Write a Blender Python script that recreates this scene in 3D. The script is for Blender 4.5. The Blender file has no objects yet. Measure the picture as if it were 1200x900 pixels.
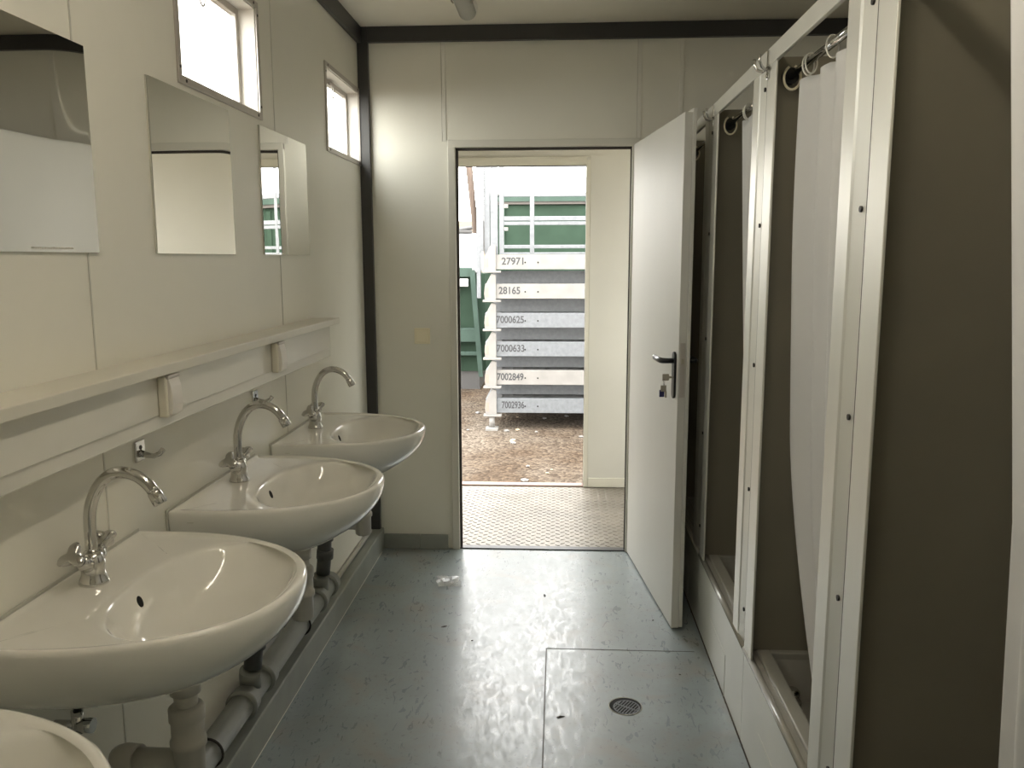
import bpy, bmesh, math, random
from mathutils import Vector, Matrix, Euler
random.seed(7)
S = bpy.context.scene
COL = S.collection
PI = math.pi

# ------------------------------------------------------------------ dimensions (metres)
XL, XR, XW = -.957, .566, 1.42        # left wall, shower fronts, right wall
D, YN = 4.089, -1.6                   # back wall, near wall
ZC = 2.552                            # ceiling
VY = 5.30                             # inner face of the outer wall of the vestibule
GZ = -.25                             # yard level
FILL_LAMP = 6.0  # emission strength of the added fill lamp above the viewpoint

# ------------------------------------------------------------------ material helpers
def mat(name, col, rough=.5, metal=0., spec=.5, bump=0., bscale=60., var=0., vscale=4., coat=0., col2=None,
        trans=0., stretch=None, rvar=0.):
    m = bpy.data.materials.new(name); m.use_nodes = True
    nt = m.node_tree; N = nt.nodes; L = nt.links
    b = N['Principled BSDF']
    b.inputs['Base Color'].default_value = (*col, 1)
    b.inputs['Roughness'].default_value = rough
    b.inputs['Metallic'].default_value = metal
    b.inputs['Specular IOR Level'].default_value = spec
    b.inputs['Coat Weight'].default_value = coat
    tc = N.new('ShaderNodeTexCoord'); vec = tc.outputs['Object']
    if stretch:
        mp = N.new('ShaderNodeMapping'); mp.inputs['Scale'].default_value = stretch
        L.new(vec, mp.inputs[0]); vec = mp.outputs[0]
    if var or rvar:
        n = N.new('ShaderNodeTexNoise'); n.inputs['Scale'].default_value = vscale
        n.inputs['Detail'].default_value = 6; L.new(vec, n.inputs['Vector'])
        r = N.new('ShaderNodeValToRGB'); r.color_ramp.elements[0].position = .32; r.color_ramp.elements[1].position = .68
        L.new(n.outputs['Fac'], r.inputs[0])
        if var:
            c2 = col2 or tuple(c * (1 - var) for c in col)
            r.color_ramp.elements[0].color = (*c2, 1); r.color_ramp.elements[1].color = (*col, 1)
            L.new(r.outputs[0], b.inputs['Base Color'])
        if rvar:
            mr = N.new('ShaderNodeMapRange'); mr.inputs['To Min'].default_value = max(0, rough - rvar)
            mr.inputs['To Max'].default_value = min(1, rough + rvar)
            L.new(n.outputs['Fac'], mr.inputs[0]); L.new(mr.outputs[0], b.inputs['Roughness'])
    if bump:
        n2 = N.new('ShaderNodeTexNoise'); n2.inputs['Scale'].default_value = bscale; n2.inputs['Detail'].default_value = 3
        L.new(vec, n2.inputs['Vector'])
        bp = N.new('ShaderNodeBump'); bp.inputs['Strength'].default_value = bump; bp.inputs['Distance'].default_value = .01
        L.new(n2.outputs['Fac'], bp.inputs['Height']); L.new(bp.outputs[0], b.inputs['Normal'])
    if trans:
        t = N.new('ShaderNodeBsdfTranslucent'); t.inputs[0].default_value = (*col, 1)
        mx = N.new('ShaderNodeMixShader'); mx.inputs[0].default_value = trans
        out = N['Material Output']
        L.new(b.outputs[0], mx.inputs[1]); L.new(t.outputs[0], mx.inputs[2]); L.new(mx.outputs[0], out.inputs[0])
    return m

M = {}
M['wall'] = mat('wall_laminate', (.80, .78, .695), .36, spec=.4, bump=.012, bscale=9, var=.05, vscale=2.5, rvar=.05)
M['ceil'] = mat('ceiling_paint', (.86, .82, .72), .6, var=.04)
M['seam'] = mat('panel_joint', (.58, .565, .50), .5)
M['seamlight'] = mat('joint_strip', (.78, .76, .69), .4)
M['steel_dark'] = mat('dark_painted_steel', (.048, .046, .044), .42, var=.15, vscale=3)
M['frame'] = mat('door_frame_paint', (.68, .66, .585), .35, var=.04)
M['door'] = mat('door_leaf_white', (.64, .63, .585), .5, spec=.3, var=.05, vscale=2, bump=.01, bscale=12)
M['seal'] = mat('rubber_seal', (.05, .042, .035), .6)
M['ceramic'] = mat('white_ceramic', (.80, .785, .73), .07, spec=.6, coat=.4)
M['chrome'] = mat('chrome', (.62, .61, .59), .09, metal=1, rvar=.04, vscale=30)
M['alu'] = mat('satin_aluminium', (.74, .725, .66), .42, metal=.45, var=.08, vscale=1.5, stretch=(3, 3, .6), rvar=.05)
M['alu_win'] = mat('window_aluminium', (.55, .51, .47), .4, metal=.4, var=.1, vscale=8)
M['reveal'] = mat('reveal_white', (.78, .745, .69), .45)
M['hpl'] = mat('grey_cabin_panel', (.23, .21, .16), .42, spec=.35, var=.12, vscale=3, bump=.01, bscale=40)
M['curtain'] = mat('white_curtain', (.80, .79, .77), .7, var=.03, vscale=5, trans=.3)
M['tray'] = mat('tray_acrylic', (.34, .325, .28), .25, var=.08, vscale=6)
M['skirt'] = mat('tray_skirt', (.66, .66, .60), .38, var=.1, vscale=3)
M['pvc_grey'] = mat('grey_drain_plastic', (.24, .245, .215), .32, var=.12, vscale=10, spec=.5)
M['pvc_dark'] = mat('dark_drain_plastic', (.07, .07, .065), .4)
M['pvc_white'] = mat('white_drain_plastic', (.50, .48, .43), .35)
M['shelf'] = mat('shelf_laminate', (.72, .69, .60), .4, var=.08, vscale=4)
M['trunk'] = mat('trunking_plastic', (.74, .72, .65), .25, var=.03)
M['plastic'] = mat('cream_plastic', (.88, .81, .62), .35)
M['socket'] = mat('socket_plastic', (.72, .685, .58), .35)
M['black'] = mat('black_plastic', (.012, .012, .013), .3)
M['navy'] = mat('navy_plastic', (.03, .03, .12), .4)
M['brass'] = mat('nickel_key', (.50, .46, .38), .3, metal=1)
M['hole'] = mat('dark_hole', (.006, .006, .005), .9)
M['screw'] = mat('screw_dark', (.04, .035, .03), .5, metal=.5)
M['lamp_body'] = mat('lamp_diffuser', (.62, .62, .58), .25, trans=.2)
M['galv'] = mat('galvanised_steel', (0.145, 0.152, 0.160), .45, metal=.25, var=.22, vscale=28, rvar=.1)
M['galv_dark'] = mat('galvanised_deck', (0.19, 0.187, 0.184), .55, metal=.2, var=.4, vscale=9)
M['galv_white'] = mat('cream_painted_steel', (0.180, 0.171, 0.158), .5, var=.18, vscale=7)
M['green'] = mat('green_paint', (0.024, 0.042, 0.028), .8, spec=.1, var=.2, vscale=4)
M['green_light'] = mat('pale_green_paint', (0.045, 0.068, 0.055), .8, spec=.1, var=.2, vscale=5)
M['grey_lid'] = mat('grey_lid', (0.110, 0.110, 0.105), .5)
M['white_out'] = mat('white_painted_sheet', (0.375, 0.375, 0.375), .5)
M['wood'] = mat('weathered_wood', (.07, .045, .03), .8, var=.5, vscale=6, stretch=(8, 8, 1), bump=.3)
M['beige'] = mat('beige_render', (0.250, 0.190, 0.125), .8, var=.1)
M['text'] = mat('stencil_paint', (.03, .03, .032), .6)
M['wrap'] = bpy.data.materials.new('clear_wrap'); M['wrap'].use_nodes = True
_n = M['wrap'].node_tree.nodes; _l = M['wrap'].node_tree.links
_n['Principled BSDF'].inputs['Roughness'].default_value = .15
_t = _n.new('ShaderNodeBsdfTransparent'); _m = _n.new('ShaderNodeMixShader'); _m.inputs[0].default_value = .72
_l.new(_n['Principled BSDF'].outputs[0], _m.inputs[1]); _l.new(_t.outputs[0], _m.inputs[2]); _l.new(_m.outputs[0], _n['Material Output'].inputs[0])
M['rust'] = mat('pinkish_primer', (0.230, 0.155, 0.125), .6)

def floor_mat():
    m = bpy.data.materials.new('blue_grey_floor'); m.use_nodes = True
    nt = m.node_tree; N = nt.nodes; L = nt.links; b = N['Principled BSDF']
    tc = N.new('ShaderNodeTexCoord')
    n1 = N.new('ShaderNodeTexNoise'); n1.inputs['Scale'].default_value = 2.2; n1.inputs['Detail'].default_value = 8; n1.inputs['Roughness'].default_value = .65
    L.new(tc.outputs['Object'], n1.inputs['Vector'])
    r1 = N.new('ShaderNodeValToRGB'); e = r1.color_ramp.elements
    e[0].position = .3; e[0].color = (.205, .232, .232, 1); e[1].position = .7; e[1].color = (.29, .335, .345, 1)
    L.new(n1.outputs['Fac'], r1.inputs[0])
    # worn brownish patches
    n2 = N.new('ShaderNodeTexNoise'); n2.inputs['Scale'].default_value = 5; n2.inputs['Detail'].default_value = 9; n2.inputs['Distortion'].default_value = .8
    L.new(tc.outputs['Object'], n2.inputs['Vector'])
    r2 = N.new('ShaderNodeValToRGB'); r2.color_ramp.elements[0].position = .52; r2.color_ramp.elements[1].position = .68
    L.new(n2.outputs['Fac'], r2.inputs[0])
    mx = N.new('ShaderNodeMixRGB'); mx.inputs[2].default_value = (.27, .25, .21, 1)
    mm = N.new('ShaderNodeMath'); mm.operation = 'MULTIPLY'; mm.inputs[1].default_value = .6
    L.new(r2.outputs[0], mm.inputs[0]); L.new(mm.outputs[0], mx.inputs[0]); L.new(r1.outputs[0], mx.inputs[1])
    # fine speckles
    n3 = N.new('ShaderNodeTexNoise'); n3.inputs['Scale'].default_value = 55; n3.inputs['Detail'].default_value = 5
    L.new(tc.outputs['Object'], n3.inputs['Vector'])
    r3 = N.new('ShaderNodeValToRGB'); r3.color_ramp.elements[0].position = .28; r3.color_ramp.elements[0].color = (.62, .58, .54, 1)
    r3.color_ramp.elements[1].position = .40; r3.color_ramp.elements[1].color = (1, 1, 1, 1)
    L.new(n3.outputs['Fac'], r3.inputs[0])
    m2 = N.new('ShaderNodeMixRGB'); m2.blend_type = 'MULTIPLY'; m2.inputs[0].default_value = .8
    L.new(mx.outputs[0], m2.inputs[1]); L.new(r3.outputs[0], m2.inputs[2]); L.new(m2.outputs[0], b.inputs['Base Color'])
    # gloss varies; scratches (stretched noise) give broken highlights
    sc = N.new('ShaderNodeMapping'); sc.inputs['Scale'].default_value = (14, 5, 1); sc.inputs['Rotation'].default_value = (0, 0, .6)
    L.new(tc.outputs['Object'], sc.inputs[0])
    n4 = N.new('ShaderNodeTexNoise'); n4.inputs['Scale'].default_value = 3; n4.inputs['Detail'].default_value = 8; n4.inputs['Distortion'].default_value = 1.2
    L.new(sc.outputs[0], n4.inputs['Vector'])
    mr = N.new('ShaderNodeMapRange'); mr.inputs['From Min'].default_value = .3; mr.inputs['From Max'].default_value = .7
    mr.inputs['To Min'].default_value = .24; mr.inputs['To Max'].default_value = .42
    L.new(n4.outputs['Fac'], mr.inputs[0]); L.new(mr.outputs[0], b.inputs['Roughness'])
    ad = N.new('ShaderNodeMath'); ad.operation = 'ADD'; L.new(n4.outputs['Fac'], ad.inputs[0])
    ml = N.new('ShaderNodeMath'); ml.operation = 'MULTIPLY'; ml.inputs[1].default_value = .5; L.new(n3.outputs['Fac'], ml.inputs[0]); L.new(ml.outputs[0], ad.inputs[1])
    bp = N.new('ShaderNodeBump'); bp.inputs['Strength'].default_value = .10; bp.inputs['Distance'].default_value = .003
    L.new(ad.outputs[0], bp.inputs['Height']); L.new(bp.outputs[0], b.inputs['Normal'])
    b.inputs['Specular IOR Level'].default_value = .6
    return m
M['floor'] = floor_mat()

def gravel_mat():
    m = bpy.data.materials.new('gravel'); m.use_nodes = True
    nt = m.node_tree; N = nt.nodes; L = nt.links; b = N['Principled BSDF']
    tc = N.new('ShaderNodeTexCoord')
    v = N.new('ShaderNodeTexVoronoi'); v.inputs['Scale'].default_value = 42
    L.new(tc.outputs['Object'], v.inputs['Vector'])
    r = N.new('ShaderNodeValToRGB'); e = r.color_ramp.elements
    e[0].position = 0; e[0].color = (.038, .027, .018, 1); e[1].position = 1; e[1].color = (.125, .102, .078, 1)
    sp = N.new('ShaderNodeSeparateColor'); L.new(v.outputs['Color'], sp.inputs[0]); L.new(sp.outputs[0], r.inputs[0])
    n = N.new('ShaderNodeTexNoise'); n.inputs['Scale'].default_value = 1.6; n.inputs['Detail'].default_value = 6
    L.new(tc.outputs['Object'], n.inputs['Vector'])
    r2 = N.new('ShaderNodeValToRGB'); r2.color_ramp.elements[0].position = .35; r2.color_ramp.elements[0].color = (.62, .52, .42, 1)
    r2.color_ramp.elements[1].position = .62
    L.new(n.outputs['Fac'], r2.inputs[0])
    mx = N.new('ShaderNodeMixRGB'); mx.blend_type = 'MULTIPLY'; mx.inputs[0].default_value = 1
    L.new(r.outputs[0], mx.inputs[1]); L.new(r2.outputs[0], mx.inputs[2]); L.new(mx.outputs[0], b.inputs['Base Color'])
    bp = N.new('ShaderNodeBump'); bp.inputs['Strength'].default_value = .5; bp.inputs['Distance'].default_value = .02
    L.new(v.outputs['Distance'], bp.inputs['Height']); bp.invert = True; L.new(bp.outputs[0], b.inputs['Normal'])
    b.inputs['Roughness'].default_value = .95; b.inputs['Specular IOR Level'].default_value = .15
    return m
M['gravel'] = gravel_mat()

def plate_mat():
    """worn galvanised tear plate: base colour and wear only; the tears are real geometry"""
    return mat('tear_plate_steel', (.235, .208, .170), .42, metal=.35, var=.3, vscale=5, rvar=.12, bump=.05, bscale=80)
M['plate'] = plate_mat()

def glass_mat():
    m = bpy.data.materials.new('window_glass'); m.use_nodes = True
    nt = m.node_tree; N = nt.nodes; L = nt.links
    N.remove(N['Principled BSDF'])
    t = N.new('ShaderNodeBsdfTransparent'); t.inputs[0].default_value = (.95, .96, .95, 1)
    g = N.new('ShaderNodeBsdfGlossy'); g.inputs['Roughness'].default_value = .03
    mx = N.new('ShaderNodeMixShader'); mx.inputs[0].default_value = .07
    L.new(t.outputs[0], mx.inputs[1]); L.new(g.outputs[0], mx.inputs[2]); L.new(mx.outputs[0], N['Material Output'].inputs[0])
    return m
M['glass'] = glass_mat()
M['mirror'] = mat('mirror_silver', (.86, .85, .81), .012, metal=1)

# ------------------------------------------------------------------ mesh helpers
def bx(bm, x0, x1, y0, y1, z0, z1, bev=0., seg=2):
    r = bmesh.ops.create_cube(bm, size=1)
    vs = r['verts']
    for v in vs:
        v.co = Vector((x0 + (v.co.x + .5) * (x1 - x0), y0 + (v.co.y + .5) * (y1 - y0), z0 + (v.co.z + .5) * (z1 - z0)))
    if bev:
        es = list({e for v in vs for e in v.link_edges})
        bmesh.ops.bevel(bm, geom=es, offset=bev, segments=seg, profile=.5, affect='EDGES')
    return vs

def tube(bm, pts, rad, seg=16, cap=True):
    """swept tube along points; rad a number or a list"""
    pts = [Vector(p) for p in pts]; n = len(pts)
    rs = rad if isinstance(rad, (list, tuple)) else [rad] * n
    rings = []; prev = None
    for i, p in enumerate(pts):
        d = (pts[min(i + 1, n - 1)] - pts[max(i - 1, 0)]).normalized()
        if prev is None:
            a = Vector((0, 0, 1)) if abs(d.z) < .9 else Vector((1, 0, 0))
            u = d.cross(a).normalized()
        else:
            u = (prev - d * prev.dot(d)).normalized()
        prev = u; w = d.cross(u)
        rings.append([bm.verts.new(p + (u * math.cos(2 * PI * k / seg) + w * math.sin(2 * PI * k / seg)) * rs[i]) for k in range(seg)])
    for a, b in zip(rings, rings[1:]):
        for k in range(seg):
            f = bm.faces.new((a[k], a[(k + 1) % seg], b[(k + 1) % seg], b[k])); f.smooth = True
    if cap:
        for rg in (rings[0][::-1], rings[-1]):
            bm.faces.new(rg)
    return rings

def cyl(bm, a, b, r, seg=20, r2=None):
    tube(bm, [a, b], [r, r2 if r2 is not None else r], seg)

def lathe(bm, prof, cx, cy, seg=28):
    """profile [(r,z)] about a vertical axis"""
    rings = []
    for r, z in prof:
        rings.append([bm.verts.new((cx + r * math.cos(2 * PI * k / seg), cy + r * math.sin(2 * PI * k / seg), z)) for k in range(seg)])
    for a, b in zip(rings, rings[1:]):
        for k in range(seg):
            bm.faces.new((a[k], a[(k + 1) % seg], b[(k + 1) % seg], b[k])).smooth = True
    bm.faces.new(rings[0][::-1]); bm.faces.new(rings[-1])

def prism(bm, poly, axis, a, b):
    """extrude a 2-D polygon; axis 'y' -> poly in (x,z); 'z' -> (x,y); 'x' -> (y,z)"""
    f = {'y': lambda p, t: (p[0], t, p[1]), 'z': lambda p, t: (p[0], p[1], t), 'x': lambda p, t: (t, p[0], p[1])}[axis]
    v0 = [bm.verts.new(f(p, a)) for p in poly]; v1 = [bm.verts.new(f(p, b)) for p in poly]
    n = len(poly)
    for k in range(n):
        bm.faces.new((v0[k], v0[(k + 1) % n], v1[(k + 1) % n], v1[k]))
    bm.faces.new(v0[::-1]); bm.faces.new(v1)

def B(): return bmesh.new()

def base_of(parent):
    v = Vector((0, 0, 0)); p = parent
    while p: v += p.location; p = p.parent
    return v

def obj(name, bm, m, parent=None, origin=None, smooth=False, subs=0, bevel=0, loc_local=False):
    bmesh.ops.recalc_face_normals(bm, faces=bm.faces)
    o0 = Vector(origin) if origin is not None else (base_of(parent) if parent and not loc_local else Vector((0, 0, 0)))
    if origin is None and parent is None and bm.verts:
        xs = [v.co for v in bm.verts]
        o0 = Vector((sum(v.x for v in xs) / len(xs), sum(v.y for v in xs) / len(xs), min(v.z for v in xs)))
    bmesh.ops.translate(bm, verts=bm.verts, vec=-o0)
    if smooth:
        for f in bm.faces: f.smooth = True
    me = bpy.data.meshes.new(name); bm.to_mesh(me); bm.free()
    o = bpy.data.objects.new(name, me); COL.objects.link(o)
    me.materials.append(m)
    if parent: o.parent = parent
    else: o.location = o0
    if bevel:
        md = o.modifiers.new('bevel', 'BEVEL'); md.width = bevel; md.segments = 2; md.limit_method = 'ANGLE'
    if subs:
        md = o.modifiers.new('sub', 'SUBSURF'); md.levels = subs; md.render_levels = subs
    return o

def thing(name, loc, label, cat, group=None):
    o = bpy.data.objects.new(name, None); COL.objects.link(o); o.location = loc; o.empty_display_size = .05
    return tag(o, label, cat, group)

def tag(o, label, cat, group=None, kind=None):
    o['label'] = label; o['category'] = cat
    if group: o['group'] = group
    if kind: o['kind'] = kind
    return o

def struct(name, bm, m, parent=None, label=None, **k):
    o = obj(name, bm, m, parent, origin=None if parent else (0, 0, 0), **k)
    if not parent: o['kind'] = 'structure'
    if label: o['label'] = label
    return o

def dup(root, loc, label=None, group=None):
    r = root.copy(); COL.objects.link(r); r.location = loc
    if label: r['label'] = label
    if group: r['group'] = group
    def rec(src, dst):
        for ch in list(src.children):
            c = ch.copy(); COL.objects.link(c); c.parent = dst; rec(ch, c)
    rec(root, r)
    return r

# ------------------------------------------------------------------ camera (pose recovered from the photograph's vanishing points)
f_px, pitch, yaw, roll, H = 975.0, .1498, .0564, -.0025, 1.476
Fv = Vector((-math.sin(yaw) * math.cos(pitch), math.cos(yaw) * math.cos(pitch), -math.sin(pitch)))
Rv = Fv.cross(Vector((0, 0, 1))).normalized(); Uv = Rv.cross(Fv)
R2 = Rv * math.cos(roll) + Uv * math.sin(roll); U2 = -Rv * math.sin(roll) + Uv * math.cos(roll)
cam = bpy.data.cameras.new('camera'); co = bpy.data.objects.new('camera', cam); COL.objects.link(co)
cam.sensor_width = 36; cam.lens = 36 * f_px / 1200; cam.clip_start = .05; cam.clip_end = 200
co.matrix_world = Matrix(((R2.x, U2.x, -Fv.x, 0), (R2.y, U2.y, -Fv.y, 0), (R2.z, U2.z, -Fv.z, H), (0, 0, 0, 1)))
S.camera = co

# ------------------------------------------------------------------ setting: shell of the container
bm = B(); bx(bm, XL - .08, XW + .06, YN - .06, D + .005, -.12, 0)
struct('floor', bm, M['floor'], label='scuffed blue-grey floor')
bm = B(); bx(bm, XL - .08, XW + .06, YN - .06, D + .07, ZC, ZC + .1)
struct('ceiling', bm, M['ceil'])

WINS = [(2.142, 2.697), (3.496, 4.05), (.787, 1.343), (-.57, -.012)]     # y ranges of the clear reveals
WZ0, WZ1 = 1.935, 2.252
WT = .078
def wall_with_holes(bm, x0, x1, ya, yb, za, zb, holes):
    ys = ya
    for (h0, h1, hz0, hz1) in sorted(holes):
        bx(bm, x0, x1, ys, h0, za, zb)
        if hz0 > za: bx(bm, x0, x1, h0, h1, za, hz0)
        if hz1 < zb: bx(bm, x0, x1, h0, h1, hz1, zb)
        ys = h1
    bx(bm, x0, x1, ys, yb, za, zb)
bm = B(); wall_with_holes(bm, XL - WT, XL, YN - .06, D + .07, -.12, ZC, [(a, b, WZ0, WZ1) for a, b in WINS])
wl = struct('wall_left', bm, M['wall'])
bm = B()
for y in (1.66, 2.842, .475, -.71):
    bx(bm, XL - .001, XL + .0016, y - .0022, y + .0022, .1, 2.49)
struct('joint_strip', bm, M['seam'], wl)
bm = B(); bx(bm, XW, XW + .06, YN - .06, D + .07, -.12, ZC); struct('wall_right', bm, M['wall'])
bm = B(); bx(bm, XL, XW, YN - .06, YN, 0, ZC); struct('wall_near', bm, M['wall'])

DX0, DX1, DZ = -.5, .342, 2.0           # clear doorway
bm = B()
bx(bm, XL, DX0 - .005, D, D + .065, -.12, ZC); bx(bm, DX1 + .005, XW, D, D + .065, -.12, ZC)
bx(bm, DX0 - .005, DX1 + .005, D, D + .065, DZ + .005, ZC)
wb = struct('wall_back', bm, M['wall'])
bm = B()
for x in (-.552, .372, .566):
    bx(bm, x - .009, x + .009, D - .003, D + .001, 2.03 if x != .566 else .1, 2.488, .001)
struct('joint_strip', bm, M['seamlight'], wb)
bm = B()
for x in (-.563, .361):
    bx(bm, x - .001, x + .001, D - .0035, D + .001, 2.03, 2.488)
struct('joint_gap', bm, M['seam'], wb)

# dark steel frame: corner post and ceiling beams
bm = B(); bx(bm, XL, XL + .05, D - .03, D, 0, ZC, .002); struct('trim_1', bm, M['steel_dark'], label='dark grey corner post')
bm = B(); bx(bm, XL + .05, XW, D - .03, D, 2.483, ZC, .002); struct('trim_2', bm, M['steel_dark'], label='dark grey ceiling beam over the doorway')
bm = B(); bx(bm, XL, XL + .022, YN, D - .03, 2.478, ZC, .002); struct('trim_3', bm, M['steel_dark'], label='dark grey ceiling beam along the windows')
bm = B(); bx(bm, XW - .03, XW, YN, D - .03, 2.478, ZC, .002); struct('trim_4', bm, M['steel_dark'], label='dark grey ceiling beam above the showers')

# skirting
M['base'] = mat('skirting_paint', (.30, .315, .285), .45, var=.2, vscale=7)
bm = B()
prism(bm, [(XL, .0), (XL + .066, 0), (XL + .064, .1), (XL + .060, .106), (XL, .106)], 'y', YN, D)
bl = struct('baseboard_left', bm, M['base'])
bm = B(); bx(bm, XL + .0635, XL + .0668, YN, D - .07, .0, .0035)
struct('caulk_line', bm, M['seamlight'], bl, label='pale dried sealant along the floor')
bm = B(); bx(bm, XL + .067, -.705, D - .018, D, 0, .075, .002); bx(bm, -.703, -.56, D - .02, D, 0, .075, .002)
bx(bm, .40, XR, D - .018, D, 0, .075, .002)
struct('baseboard_back', bm, M['base'])

# door frame
bm = B()
for s, x in ((-1, DX0), (1, DX1)):
    bx(bm, min(x, x + s * .036), max(x, x + s * .036), D - .018, D + .075, 0, DZ + .036, .003)
bx(bm, DX0 - .036, DX1 + .036, D - .0185, D + .0755, DZ, DZ + .036, .003)
dr = struct('door_1', bm, M['frame'], label='pale steel door frame of the open inner doorway')
bm = B()
bx(bm, DX0, DX0 + .012, D + .008, D + .02, 0, DZ); bx(bm, DX0, DX1, D + .008, D + .02, DZ - .012, DZ); bx(bm, DX1 - .006, DX1, D + .008, D + .02, 0, DZ)
struct('rubber_seal', bm, M['seal'], dr)
bm = B(); bx(bm, DX0, DX1, D - .004, D + .04, 0, .006, .001); struct('threshold', bm, M['steel_dark'], dr)

# ------------------------------------------------------------------ windows on the left wall
def window(i, ya, yb):
    bm = B()   # flange on the wall
    fl = .02
    for (a, b, c, d) in ((ya - fl, yb + fl, WZ0 - fl, WZ0), (ya - fl, yb + fl, WZ1, WZ1 + fl), (ya - fl, ya, WZ0, WZ1), (yb, yb + fl, WZ0, WZ1)):
        bx(bm, XL, XL + .006, a, b, c, d, .001)
    w = struct('window_%d' % i, bm, M['alu_win'], label='small high window with aluminium surround')
    bm = B()   # reveal lining
    t = .004
    bx(bm, XL - WT, XL, ya, ya + t, WZ0, WZ1); bx(bm, XL - WT, XL, yb - t, yb, WZ0, WZ1)
    bx(bm, XL - WT, XL, ya, yb, WZ0, WZ0 + t); bx(bm, XL - WT, XL, ya, yb, WZ1 - t, WZ1)
    struct('reveal', bm, M['reveal'], w)
    bm = B()   # sash
    x0, x1, s = XL - .072, XL - .05, .022
    a0, b0, c0, d0 = ya + t, yb - t, WZ0 + t, WZ1 - t
    bx(bm, x0, x1, a0, a0 + s, c0, d0, .002); bx(bm, x0, x1, b0 - s, b0, c0, d0, .002)
    bx(bm, x0, x1, a0 + s, b0 - s, c0, c0 + s, .002); bx(bm, x0, x1, a0 + s, b0 - s, d0 - s, d0, .002)
    sh = struct('sash', bm, M['alu_win'], w)
    bm = B(); bx(bm, x0 + .008, x0 + .012, a0 + s, b0 - s, c0 + s, d0 - s)
    struct('glass_pane', bm, M['glass'], w)
    bm = B()   # spring latch with a wire loop
    ym = (ya + yb) / 2 - .02
    bx(bm, x1, x1 + .014, ym - .02, ym + .02, d0 - s - .004, d0 - s + .014, .003)
    pts = [(x1 + .01, ym + .018 * math.cos(t2), d0 - s - .026 + .026 * math.sin(t2)) for t2 in [PI / 2 + 2 * PI * k / 18 for k in range(19)]]
    tube(bm, pts, .0028, 8)
    struct('latch', bm, M['alu_win'], w)
    bm = B()
    for (y, z) in ((ya - .01, WZ0 + .02), (ya + .02, WZ0 - .01), (yb - .02, WZ0 - .01), (yb + .01, WZ0 + .02), (yb + .01, WZ1 - .02), (yb - .02, WZ1 + .01), (ya + .02, WZ1 + .01), (ya - .01, WZ1 - .02)):
        cyl(bm, (XL + .005, y, z), (XL + .0075, y, z), .0042, 10)
    struct('screws', bm, M['screw'], w)
for i, (a, b) in enumerate(WINS): window(i + 1, a, b)

# ------------------------------------------------------------------ vestibule beyond the doorway
VX0, VX1 = -.985, 1.6
OX0, OX1, OZ = -.74, .165, 2.045       # outer doorway
bm = B(); bx(bm, VX0, VX1, D + .005, VY + .06, -.12, -.004)
struct('floor_vestibule', bm, M['plate'], label='worn galvanised tear-plate floor')
bm = B()  # raised tears
pitchx, pitchy = .052, .030
def tear(bm, x, y, ang):
    l, w, h = .017, .0048, .0026
    c, s = math.cos(ang), math.sin(ang)
    P = [(-l, 0, 0), (0, -w, 0), (l, 0, 0), (0, w, 0)]
    vs = [bm.verts.new((x + c * a - s * b, y + s * a + c * b, -.004)) for a, b, _ in P]
    t = [bm.verts.new((x + c * a * .55 - s * b * .5, y + s * a * .55 + c * b * .5, -.004 + h)) for a, b, _ in P]
    for k in range(4): bm.faces.new((vs[k], vs[(k + 1) % 4], t[(k + 1) % 4], t[k]))
    bm.faces.new(t)
j = 0; y = D + .08
while y < VY - .01:
    x = -.78 + (pitchx / 2 if j % 2 else 0)
    while x < .62:
        tear(bm, x, y, .55 if j % 2 else -.55); x += pitchx
    y += pitchy; j += 1
ft = obj('raised_tears', bm, M['plate'], None, origin=(0, 0, 0)); ft.parent = bpy.data.objects['floor_vestibule']
bm = B(); bx(bm, VX0, VX1, D + .07, VY + .06, 2.5, 2.6); struct('ceiling_vestibule', bm, M['ceil'])
bm = B()
bx(bm, VX0, OX0, VY, VY + .06, -.12, 2.5); bx(bm, OX1, VX1, VY, VY + .06, -.12, 2.5); bx(bm, OX0, OX1, VY, VY + .06, OZ, 2.5)
wo = struct('wall_outer', bm, M['door'])
bm = B(); bx(bm, OX0 - .03, OX0, VY - .008, VY + .066, 0, OZ + .03, .002); bx(bm, OX1, OX1 + .026, VY - .008, VY + .066, 0, OZ + .03, .002)
bx(bm, OX0, OX1, VY - .008, VY + .066, OZ, OZ + .05, .002)
d2 = struct('door_2', bm, M['frame'], label='white steel frame of the outer doorway')
bm = B(); bx(bm, OX1 + .026, OX1 + .029, VY - .009, VY + .0, 0, OZ + .05); bx(bm, OX0, OX1 + .029, VY - .009, VY, OZ + .05, OZ + .053)
struct('joint_gap', bm, M['seam'], d2)
bm = B(); bx(bm, OX0, OX1, VY - .004, VY + .066, -.004, .006, .002); struct('threshold', bm, M['rust'], d2)
bm = B(); bx(bm, OX1 + .03, VX1, VY - .014, VY, 0, .06, .003); struct('baseboard_outer', bm, M['frame'])
bm = B(); bx(bm, VX0 - .05, VX0, D + .065, VY + .06, -.12, 2.5); struct('wall_vestibule_left', bm, M['door'])
bm = B(); wall_with_holes(bm, VX1, VX1 + .05, D + .065, VY + .06, -.12, 2.5, [(4.35, 5.1, .9, 2.1)]); struct('wall_vestibule_right', bm, M['door'])  # unseen window opening added here to brighten the vestibule
bm = B()
for (a, b, c, d) in ((4.35, 5.1, .9, .94), (4.35, 5.1, 2.06, 2.1), (4.35, 4.39, .94, 2.06), (5.06, 5.1, .94, 2.06)): bx(bm, VX1 - .005, VX1 + .055, a, b, c, d)
w5 = struct('window_5', bm, M['frame'], label='added unseen window at the end of the vestibule, letting in fill light')
bm = B(); bx(bm, VX1 + .02, VX1 + .024, 4.39, 5.06, .94, 2.06); struct('glass_pane', bm, M['glass'], w5)

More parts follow.
